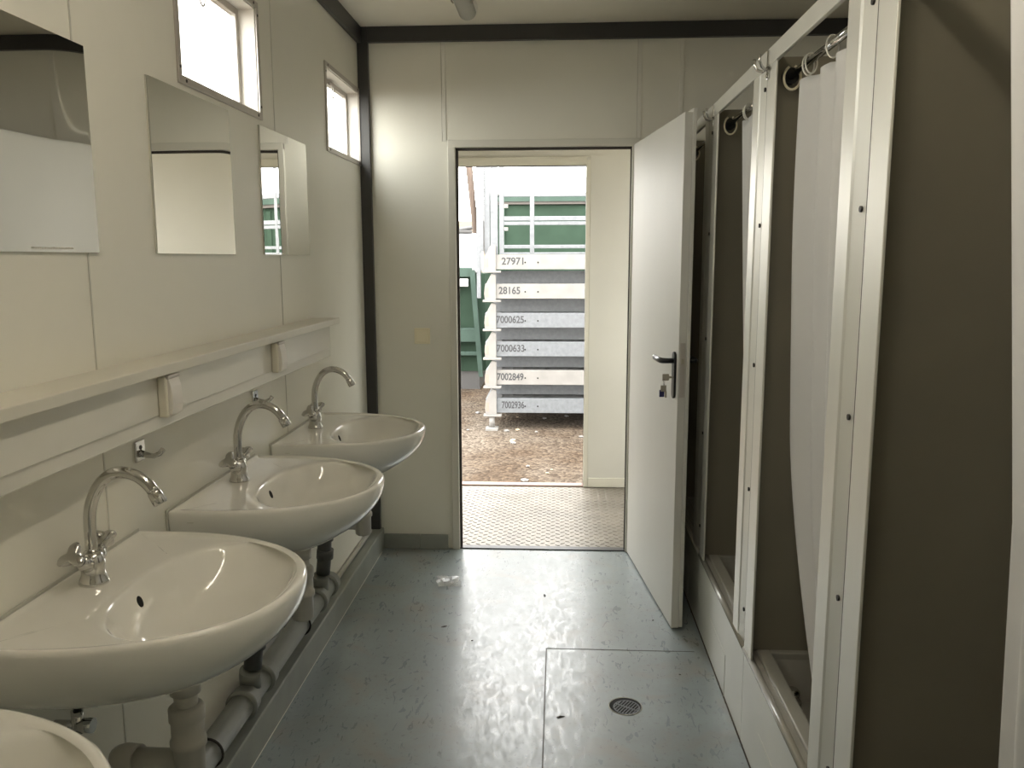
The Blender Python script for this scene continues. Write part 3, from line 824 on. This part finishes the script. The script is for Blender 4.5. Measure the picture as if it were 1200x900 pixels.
def curtain(yf_top, yf_bot, yn, ztop, zbot, label, folds, amp=.014, xc=XR + .058, bulge=None, seed=1):
    """hanging sheet from the far (leading) edge yf to the near edge yn"""
    rnd = random.Random(seed)
    nu, nv = 150, 44
    ph = [rnd.uniform(0, 6) for _ in range(4)]
    t = thing('shower_curtain', (xc, yn, zbot), label, 'shower curtain', 'white shower curtains')
    bm = B(); G = []
    for j in range(nv + 1):
        v = j / nv; z = ztop + (zbot - ztop) * v
        yl = yf_top + (yf_bot - yf_top) * (v ** 1.4) + (bulge(v) if bulge else 0)
        row = []
        for i in range(nu + 1):
            u = i / nu
            w = folds * 2 * PI * (u + .035 * math.sin(5 * u + ph[0] + v))
            a = amp * (.55 + .45 * v) * (1 + .35 * math.sin(3 * u + ph[1]))
            x = xc + a * math.sin(w) + .4 * a * math.sin(.5 * w + ph[2] + 1.6 * v)
            if j == 0: pass
            x += .062 * v
            y = yl + (yn - yl) * u + .35 * a * math.cos(w)
            row.append(bm.verts.new((x, y, z - (.006 * abs(math.sin(w / 2)) if j == 0 else 0))))
        G.append(row)
    for a, b in zip(G, G[1:]):
        for i in range(nu): bm.faces.new((a[i], a[i + 1], b[i + 1], b[i])).smooth = True
    c = obj('sheet', bm, M['curtain'], t)
    md = c.modifiers.new('solid', 'SOLIDIFY'); md.thickness = .0012
    bm = B()   # stitched hem just below the top edge
    # rings
    nr = max(3, int(folds) + 1)
    for k in range(nr):
        u = (.16, .20, .47, .74, .93, .97)[k] if k < 6 else .9
        y = yf_top + (yn - yf_top) * u
        bm = B(); P = []
        for q in range(21):
            a = 2 * PI * q / 20
            P.append((XR + .052 + .0145 * math.cos(a), y + .004 * math.sin(a), 1.951 + .0255 * math.sin(a)))
        tube(bm, P, .0023, 8, cap=False); obj('curtain_ring', bm, M['trunk'], t)
    return t
Ym = lambda k: Y3 + k * CP
curtain(2.305, 2.305, Ym(0) + .095, 1.925, .255, 'white shower curtain in the second cabin, broad and falling to a tapered edge', 5, amp=.017, bulge=lambda v: .055 * math.sin(PI / 2 * min(1, v / .3)) - (.36 * ((v - .55) / .45) ** 1.6 if v > .55 else 0), seed=4)
curtain(Ym(-1) + .485, Ym(-1) + .485, Ym(-1) + .095, 1.925, .27, 'shower curtain at the right picture edge, in the nearest cabin', 4, amp=.012, bulge=lambda v: -.085 * min(1, v / .5), seed=9)
curtain(Ym(1) + .54, Ym(1) + .44, Ym(1) + .095, 1.935, .27, 'narrow white shower curtain in the third cabin', 4, amp=.014, xc=XR + .056, seed=5)
curtain(Ym(2) + .27, Ym(2) + .20, Ym(2) + .095, 1.925, .27, 'bunched shower curtain in the farthest cabin beside the door edge', 3, amp=.014, seed=6)
# loose open C ring left hanging at the far end of each rod
for k, lb in ((0, 'loose open curtain ring at the far rod end of the second cabin'), (1, 'loose open curtain ring at the far rod end of the third cabin'), (2, 'loose open curtain ring in the farthest cabin above the door handle')):
    y = Ym(k + 1) - .062; P = []
    for q in range(19):
        a = math.radians(115 + 320 * q / 18)
        P.append((XR + .052 + .022 * math.cos(a), y, 1.951 + .031 * math.sin(a)))
    bm = B(); tube(bm, P, .0034, 10)
    tag(obj('loose_curtain_ring', bm, M['plastic'], None), lb, 'curtain ring', 'loose curtain rings')

# ------------------------------------------------------------------ floor details
bm = B()
w = .0022
bx(bm, -.04 - w, -.04 + w, YN + .3, 3.0, -.0005, .0009); bx(bm, -.04, .52, 3.0 - w, 3.0 + w, -.0005, .0009)
hs = struct('hatch_joint', bm, M['seal'], bpy.data.objects['floor'])
# round floor drain: recessed grate
dx, dy, rr = .229, 2.597, .0535
t = thing('floor_drain', (dx, dy, 0), 'round slotted metal floor drain in front of the showers', 'drain')
bm = B()
seg = 40
def circ(r, z): return [bm.verts.new((dx + r * math.cos(2 * PI * k / seg), dy + r * math.sin(2 * PI * k / seg), z)) for k in range(seg)]
a = circ(rr + .003, .0005); b = circ(rr + .0005, .0022); c = circ(rr - .001, .0008)
for p, q in ((a, b), (b, c)):
    for k in range(seg): bm.faces.new((p[k], p[(k + 1) % seg], q[(k + 1) % seg], q[k]))
obj('rim', bm, M['seam'], t)
bm = B(); lathe(bm, [(rr - .001, .0006), (rr - .0012, .0009)], dx, dy, 40); obj('pit', bm, M['hole'], t)
bm = B()
ang = math.radians(58); cu, cv = math.cos(ang), math.sin(ang)
# slats (bars) across, slightly low
n = 9; zc = .0018; ox, oy = dx + .003, dy - .010; R0 = .044
for k in range(n + 1):
    s_ = -R0 + 2 * R0 * k / n
    h = math.sqrt(max(0, R0 ** 2 - s_ ** 2))
    if h < .005: continue
    for (p0, p1) in ((-h, h),):
        a0 = Vector((ox - cv * s_ + cu * p0, oy + cu * s_ + cv * p0, zc)); a1 = Vector((ox - cv * s_ + cu * p1, oy + cu * s_ + cv * p1, zc))
        d_ = (a1 - a0).normalized(); nn = Vector((-d_.y, d_.x, 0)) * .0019
        vs = [bm.verts.new(p) for p in (a0 - nn, a1 - nn, a1 + nn, a0 + nn)]; vt = [bm.verts.new(v.co + Vector((0, 0, .0012))) for v in vs]
        bm.faces.new(vt)
        for q in range(4): bm.faces.new((vs[q], vs[(q + 1) % 4], vt[(q + 1) % 4], vt[q]))
a0 = Vector((ox - cv * -R0, oy + cu * -R0, zc)); a1 = Vector((ox - cv * R0, oy + cu * R0, zc))
d_ = (a1 - a0).normalized(); nn = Vector((-d_.y, d_.x, 0)) * .0035
vs = [bm.verts.new(p) for p in (a0 - nn, a1 - nn, a1 + nn, a0 + nn)]; vt = [bm.verts.new(v.co + Vector((0, 0, .0012))) for v in vs]
bm.faces.new(vt)
for q in range(4): bm.faces.new((vs[q], vs[(q + 1) % 4], vt[(q + 1) % 4], vt[q]))
rg0 = [bm.verts.new((ox + R0 * math.cos(2 * PI * k / 40), oy + R0 * math.sin(2 * PI * k / 40), zc + .001)) for k in range(40)]
rg1 = [bm.verts.new((ox + (R0 - .004) * math.cos(2 * PI * k / 40), oy + (R0 - .004) * math.sin(2 * PI * k / 40), zc + .001)) for k in range(40)]
for k in range(40):
    if k > 20 or True: bm.faces.new((rg0[k], rg0[(k + 1) % 40], rg1[(k + 1) % 40], rg1[k]))
obj('grate', bm, M['galv'], t)

# crumpled clear wrapper and small debris
rnd = random.Random(11)
bm = B(); G = []
for i in range(9):
    row = []
    for j in range(8):
        u, v = i / 8 - .5, j / 7 - .5
        row.append(bm.verts.new((-.500 + u * .11 + rnd.uniform(-.006, .006) - v * .03, 3.635 + v * .13 + rnd.uniform(-.006, .006), .003 + .008 * abs(rnd.gauss(0, 1)) * (1 - 1.6 * (u * u + v * v)))))
    G.append(row)
for a, b in zip(G, G[1:]):
    for j in range(7): bm.faces.new((a[j], a[j + 1], b[j + 1], b[j]))
wr = tag(obj('plastic_wrapper', bm, M['wrap'], None), 'crumpled clear plastic wrapper lying on the floor left of the doorway', 'litter')
md = wr.modifiers.new('s', 'SOLIDIFY'); md.thickness = .0006
deb = [(-.455, 3.17, .016, .008, .7, 'dark sliver of dirt on the floor, left of the middle'), (-.055, 3.50, .005, .018, .1, 'small dark crumb on the floor below the doorway'),
       (-.33, 3.05, .005, .005, 0, 'tiny dark speck on the floor beside the larger sliver'), (.395, 3.27, .005, .005, 0, 'tiny dark speck on the floor near the open door foot'),
       (.012, 2.52, .018, .007, .4, 'brown dirt crumb beside the floor joint'), (.44, 2.82, .005, .005, 0, 'tiny speck on the floor by the shower skirt')]
for x, y, a, b, r, lb in deb:
    bm = B(); n = 9
    top = bm.verts.new((x, y, .004))
    ring = []
    for k in range(n):
        an = 2 * PI * k / n; q = rnd.uniform(.7, 1.2)
        u, v = a * math.cos(an) * q, b * math.sin(an) * q
        ring.append(bm.verts.new((x + u * math.cos(r) - v * math.sin(r), y + u * math.sin(r) + v * math.cos(r), .0008)))
    for k in range(n): bm.faces.new((ring[k], ring[(k + 1) % n], top))
    bm.faces.new(ring[::-1])
    tag(obj('dirt_crumb', bm, M['screw'], None), lb, 'debris', 'bits of dirt on the floor')

# ------------------------------------------------------------------ yard
bm = B(); bx(bm, -25, 25, -12, 45, GZ - .2, GZ)
tag(struct('ground', bm, M['gravel']), 'brown gravel yard', 'ground', kind='structure')
SY = 8.30
def stack_frame(z0, num, nx, label, light):
    """one galvanised floor frame of the stack; z0 = underside of the front beam"""
    x0, x1 = -.735, 2.3; dpt = 1.9; h = .146
    t = thing('steel_frame', ((x0 + x1) / 2, SY, z0 - .02), label, 'steel frame', 'galvanised frames stacked in the yard')
    m = M['galv_white'] if light else M['galv']
    bm = B(); prism(bm, [(SY, z0), (SY, z0 + h), (SY + .06, z0 + h), (SY + .06, z0 + h - .012), (SY + .012, z0 + h - .012), (SY + .012, z0 + .012), (SY + .06, z0 + .012), (SY + .06, z0)], 'x', x0, x1)
    obj('front_beam', bm, m, t, bevel=.002)
    bm = B(); bx(bm, x0, x1, SY + dpt - .06, SY + dpt, z0, z0 + h); obj('rear_beam', bm, M['galv'], t)
    bm = B(); bx(bm, x0, x0 + .05, SY + .06, SY + dpt - .06, z0, z0 + h); obj('side_beam', bm, M['galv'], t)
    bm = B(); bx(bm, x1 - .05, x1, SY + .06, SY + dpt - .06, z0, z0 + h); obj('side_beam', bm, M['galv'], t)
    bm = B()
    bx(bm, x0 + .05, x1 - .05, SY + .062, SY + dpt - .06, z0 + .115, z0 + .125)
    x = x0 + .12
    while x < x1 - .1:
        bx(bm, x, x + .03, SY + .064, SY + dpt - .065, z0 + .124, z0 + .134); x += .11
    obj('deck', bm, M['galv_dark'], t)
    bm = B(); bx(bm, x0 + .05, x1 - .05, SY + .34, SY + .35, z0 + .136, z0 + (.27 if num != '27971' else .145)); obj('inner_beam', bm, M['galv'], t)
    bm = B()   # flared corner post stub with foot plate
    prism(bm, [(-.625, z0 - .012), (-.625, z0 + .235), (-.668, z0 + .25), (-.700, z0 + .19), (-.735, z0 + .12), (-.742, z0 + .05), (-.735, z0 - .012)], 'y', SY - .035, SY - .001)
    obj('corner_post', bm, M['galv_white'], t, bevel=.003)
    bm = B(); bx(bm, -.755, -.575, SY - .06, SY + .03, z0 - .032, z0 - .012, .003); obj('foot_plate', bm, M['galv_white'], t)
    bm = B(); bx(bm, -.735, -.70, SY - .037, SY - .033, z0 + .02, z0 + .11, .001); obj('worn_patch', bm, M['rust'], t)
    cu = bpy.data.curves.new('num', 'FONT'); cu.body = num; cu.size = .098; cu.offset = .0022; cu.extrude = .0006
    to = bpy.data.objects.new('num', cu)
    me = bpy.data.meshes.new_from_object(to); me.name = 'painted_number'
    mw = max(v.co.x for v in me.vertices)
    me.transform(Matrix.Translation((nx[0], SY - .0015, z0 + .048)) @ Matrix.Scale((nx[1] - nx[0]) / mw, 4, (1, 0, 0)) @ Matrix.Rotation(PI / 2, 4, 'X'))
    me.transform(Matrix.Translation(-t.location)); me.materials.clear(); me.materials.append(M['text'])
    o = bpy.data.objects.new('painted_number', me); COL.objects.link(o); o.parent = t
    bm = B()
    for x in (-.335, -.208):
        cyl(bm, (x, SY - .002, z0 + .068), (x, SY + .002, z0 + .068), .008, 12)
    obj('bolt_hole', bm, M['hole'], t)
    return t
Z0 = -.074
lv = [('7002936', (-.575, -.345)), ('7002849', (-.62, -.352)), ('7000633', (-.622, -.343)), ('7000625', (-.625, -.348)), ('28165', (-.60, -.385)), ('27971', (-.57, -.352))]
wd = ['lowest', 'second from the bottom', 'third from the bottom', 'third from the top', 'second from the top', 'topmost']
for k, (num, nx) in enumerate(lv):
    stack_frame(Z0 + .2885 * k, num, nx, 'galvanised steel frame stencilled %s, %s of the stack' % (num, wd[k]), k in (1, 4, 5))
bm = B(); cyl(bm, (-.672, SY - .015, GZ + .03), (-.672, SY - .015, Z0 - .034), .028, 14); bx(bm, -.735, -.61, SY - .07, SY + .04, GZ, GZ + .03, .004)
for xx, yv in ((2.1, SY + .03), (-.672, SY + 1.85), (2.1, SY + 1.85)):
    bx(bm, xx - .06, xx + .06, yv - .05, yv + .05, GZ, Z0 - .034)
tag(obj('stack_foot', bm, M['galv_white'], None), 'pale steel foot under the lowest stacked frame', 'steel foot')

# railing grids standing on top of the stack
zt = Z0 + .2885 * 5 + .146
t = thing('railing_panel', (.5, SY + .03, zt), 'galvanised railing grid standing on top of the steel frame stack', 'railing')
for x0, x1 in ((-.592, -.547), (-.289, -.248), (.42, .46), (1.1, 1.14)):
    bm = B(); bx(bm, x0, x1, SY + .01, SY + .05, zt + .002, 2.62, .003); obj('upright', bm, M['galv'], t)
for za, zb in ((2.358, 2.392), (2.074, 2.114), (1.842, 1.884), (1.80, 1.834), (1.573, 1.607), (zt + .002, zt + .02)):
    bm = B(); bx(bm, -.548, 2.2, SY + .015, SY + .045, za, zb, .003); obj('rail', bm, M['galv'], t)
for z in (2.31, 1.985, 1.765):
    bm = B(); bx(bm, -.546, -.505, SY + .012, SY + .03, z - .02, z + .015, .003); obj('bracket', bm, M['galv_white'], t)
t = thing('galvanised_upright', (-.78, SY - .02, 1.08), 'wide galvanised upright at the left end of the stack', 'steel post', 'galvanised posts beside the railing grid')
bm = B(); prism(bm, [(-.813, SY - .03), (-.813, SY + .03), (-.745, SY + .03), (-.745, SY + .02), (-.80, SY + .02), (-.80, SY - .02), (-.745, SY - .02), (-.745, SY - .03)], 'z', 1.545, 2.62); obj('upper_channel', bm, M['galv'], t)
bm = B(); bx(bm, -.813, -.775, SY - .035, SY + .02, 1.085, 1.55, .003); obj('lower_bar', bm, M['galv'], t)
bm = B()
bx(bm, -.742, -.684, SY + .002, SY + .05, zt + .002, 2.62, .003)
tag(obj('galvanised_upright', bm, M['galv'], None), 'flat galvanised upright between the wide one and the box post', 'steel post', 'galvanised posts beside the railing grid')
bm = B(); bx(bm, -.678, -.606, SY + .001, SY + .05, zt + .002, 2.62, .003)
for z in (2.35, 1.93): bx(bm, -.678, -.65, SY - .006, SY + .004, z, z + .02)
tag(obj('galvanised_upright', bm, M['galv'], None), 'square galvanised box post next to the railing grid', 'steel post', 'galvanised posts beside the railing grid')

# green containers behind
t = thing('green_container', (1, 12.2, GZ), 'long dark green waste container behind the railing grid', 'container')
bm = B(); bx(bm, -1.05, 5, 12.2, 14.4, GZ + .15, 2.24, .01); obj('body', bm, M['green'], t)
bm = B(); prism(bm, [(12.12, 2.28), (12.12, 2.34), (12.2, 2.37), (14.4, 2.37), (14.4, 2.28)], 'x', -1.08, 5.02); obj('rim', bm, M['green_light'], t)
bm = B(); bx(bm, -1.06, 5, 12.14, 14.3, 2.241, 2.28); obj('seal', bm, M['seal'], t)
for x in (-.9, .9, 2.7, 4.5):
    bm = B(); bx(bm, x, x + .12, 12.16, 12.2, GZ + .15, 2.2, .005); obj('rib', bm, M['green'], t)
bm = B()
for x in (-.8, 4.7): bx(bm, x - .1, x + .1, 12.3, 14.2, GZ, GZ + .15)
obj('skid', bm, M['steel_dark'], t)
t = thing('container_cover', (1, 12.3, 2.371), 'white ridged sheet cover lying on the long green container', 'cover')
bm = B(); prism(bm, [(12.16, 2.371), (12.16, 2.41), (12.3, 2.45), (12.3, 2.62), (12.36, 2.66), (13.3, 2.95), (14.3, 2.6), (14.3, 2.371)], 'x', -1.0, 4.95); obj('sheet', bm, M['white_out'], t)
bm = B(); bx(bm, -1.0, 4.95, 12.125, 12.16, 2.372, 2.405); obj('edge_strip', bm, M['grey_lid'], t)

t = thing('green_skip', (-1.9, 11, GZ), 'green skip with pale ribs left of the stacked frames', 'skip')
bm = B(); prism(bm, [(10.9, GZ + .25), (10.8, 1.28), (12.1, 1.28), (12.1, GZ + .25)], 'x', -3.6, -.96); obj('body', bm, M['green'], t)
bm = B(); bx(bm, -3.62, -1.06, 10.74, 10.84, .40, .58, .01); bx(bm, -3.62, -1.05, 10.76, 10.84, .22, .27, .01); obj('cross_rib', bm, M['green_light'], t)
bm = B(); prism(bm, [(-1.145, 1.33), (-1.085, 1.33), (-.985, GZ + .2), (-1.04, GZ + .2)], 'y', 10.70, 10.78); obj('side_rib', bm, M['green_light'], t)
bm = B(); bx(bm, -3.6, -1.12, 10.72, 10.8, 1.24, 1.36, .01); obj('rim', bm, M['green_light'], t)
bm = B(); bx(bm, -3.5, -1.05, 10.95, 12.0, GZ, GZ + .25); obj('runner', bm, M['steel_dark'], t)
bm = B(); bx(bm, -1.36, -1.34, 10.70, 10.74, .48, .68, .004); cyl(bm, (-1.42, 10.78, .90), (-1.42, 10.74, .90), .02, 12); obj('fitting', bm, M['steel_dark'], t)
bm = B(); bx(bm, -1.7, -1.16, 10.66, 10.70, 1.12, 1.22, .01); obj('label_plate', bm, M['white_out'], t)
t = thing('white_tank', (-1.6, 11.2, 1.28), 'white rounded metal tank resting on the green skip', 'tank')
bm = B(); bx(bm, -2.6, -1.05, 10.81, 11.7, 1.281, 1.80, .06, 4); obj('shell', bm, M['white_out'], t)
bm = B(); bx(bm, -1.44, -1.12, 10.82, 10.88, 1.80, 1.84, .008); cyl(bm, (-1.30, 10.85, 1.84), (-1.12, 10.85, 1.87), .025, 10); obj('lever', bm, M['steel_dark'], t)
t = thing('wooden_pole', (-1.45, 13.0, GZ), 'weathered brown pole leaning behind the white tank', 'pole')
bm = B(); tube(bm, [(-1.24, 13.0, GZ), (-1.285, 13.0, 1.8), (-1.45, 13.0, 3.6)], [.035, .042, .065], 14); obj('shaft', bm, M['wood'], t)
bm = B(); bx(bm, -9, -1.0, 20, 20.4, GZ, 2.35)
tag(obj('boundary_wall', bm, M['beige'], None), 'sandy rendered boundary wall at the far edge of the yard', 'wall')
# a few pale stones and twigs near the stack
for k in range(26):
    x = rnd.uniform(-1.3, .4); y = rnd.uniform(8.0, 9.6) if k % 2 else rnd.uniform(6.2, 8.2); r = rnd.uniform(.012, .03)
    bm = B(); bmesh.ops.create_icosphere(bm, subdivisions=1, radius=r)
    for v in bm.verts: v.co = Vector((v.co.x * rnd.uniform(.8, 1.4) + x, v.co.y * rnd.uniform(.7, 1.2) + y, v.co.z * .5 + GZ + r * .4))
    tag(obj('stone', bm, M['galv_white'] if k % 3 else M['beige'], None), 'small pale stone lying on the gravel', 'stone', 'loose stones on the gravel')

# ------------------------------------------------------------------ light
wd_ = bpy.data.worlds.new('overcast'); S.world = wd_; wd_.use_nodes = True
N = wd_.node_tree.nodes; L = wd_.node_tree.links
bg = N['Background']; tc = N.new('ShaderNodeTexCoord'); sp = N.new('ShaderNodeSeparateXYZ'); L.new(tc.outputs['Generated'], sp.inputs[0])
rp = N.new('ShaderNodeValToRGB'); rp.color_ramp.elements[0].position = .0; rp.color_ramp.elements[0].color = (1.0, .97, .91, 1)
rp.color_ramp.elements[1].position = 1; rp.color_ramp.elements[1].color = (.95, .97, .98, 1)
L.new(sp.outputs[2], rp.inputs[0]); L.new(rp.outputs[0], bg.inputs[0]); bg.inputs[1].default_value = 3.0
def portal(loc, rot, sx, sy):
    l = bpy.data.lights.new('daylight_portal', 'AREA'); l.shape = 'RECTANGLE'; l.size = sx; l.size_y = sy; l.cycles.is_portal = True
    o = bpy.data.objects.new('daylight_portal', l); COL.objects.link(o); o.location = loc; o.rotation_euler = rot
for a, b in WINS: portal((XL - WT - .01, (a + b) / 2, (WZ0 + WZ1) / 2), (0, -PI / 2, 0), WZ1 - WZ0, b - a)
portal(((OX0 + OX1) / 2, VY + .07, OZ / 2), (-PI / 2, 0, 0), OX1 - OX0, OZ)
portal((VX1 + .06, 4.725, 1.5), (0, PI / 2, 0), 1.2, .75)  # portal for the added vestibule window

S.view_settings.view_transform = 'Standard'; S.view_settings.look = 'None'; S.view_settings.gamma = 1
S.view_settings.use_curve_mapping = False; S.view_settings.exposure = 2.1
c = S.cycles; c.max_bounces = 14; c.diffuse_bounces = 9; c.glossy_bounces = 6; c.transmission_bounces = 6; c.transparent_max_bounces = 12
c.use_denoising = True; c.sample_clamp_indirect = 8; c.caustics_reflective = True
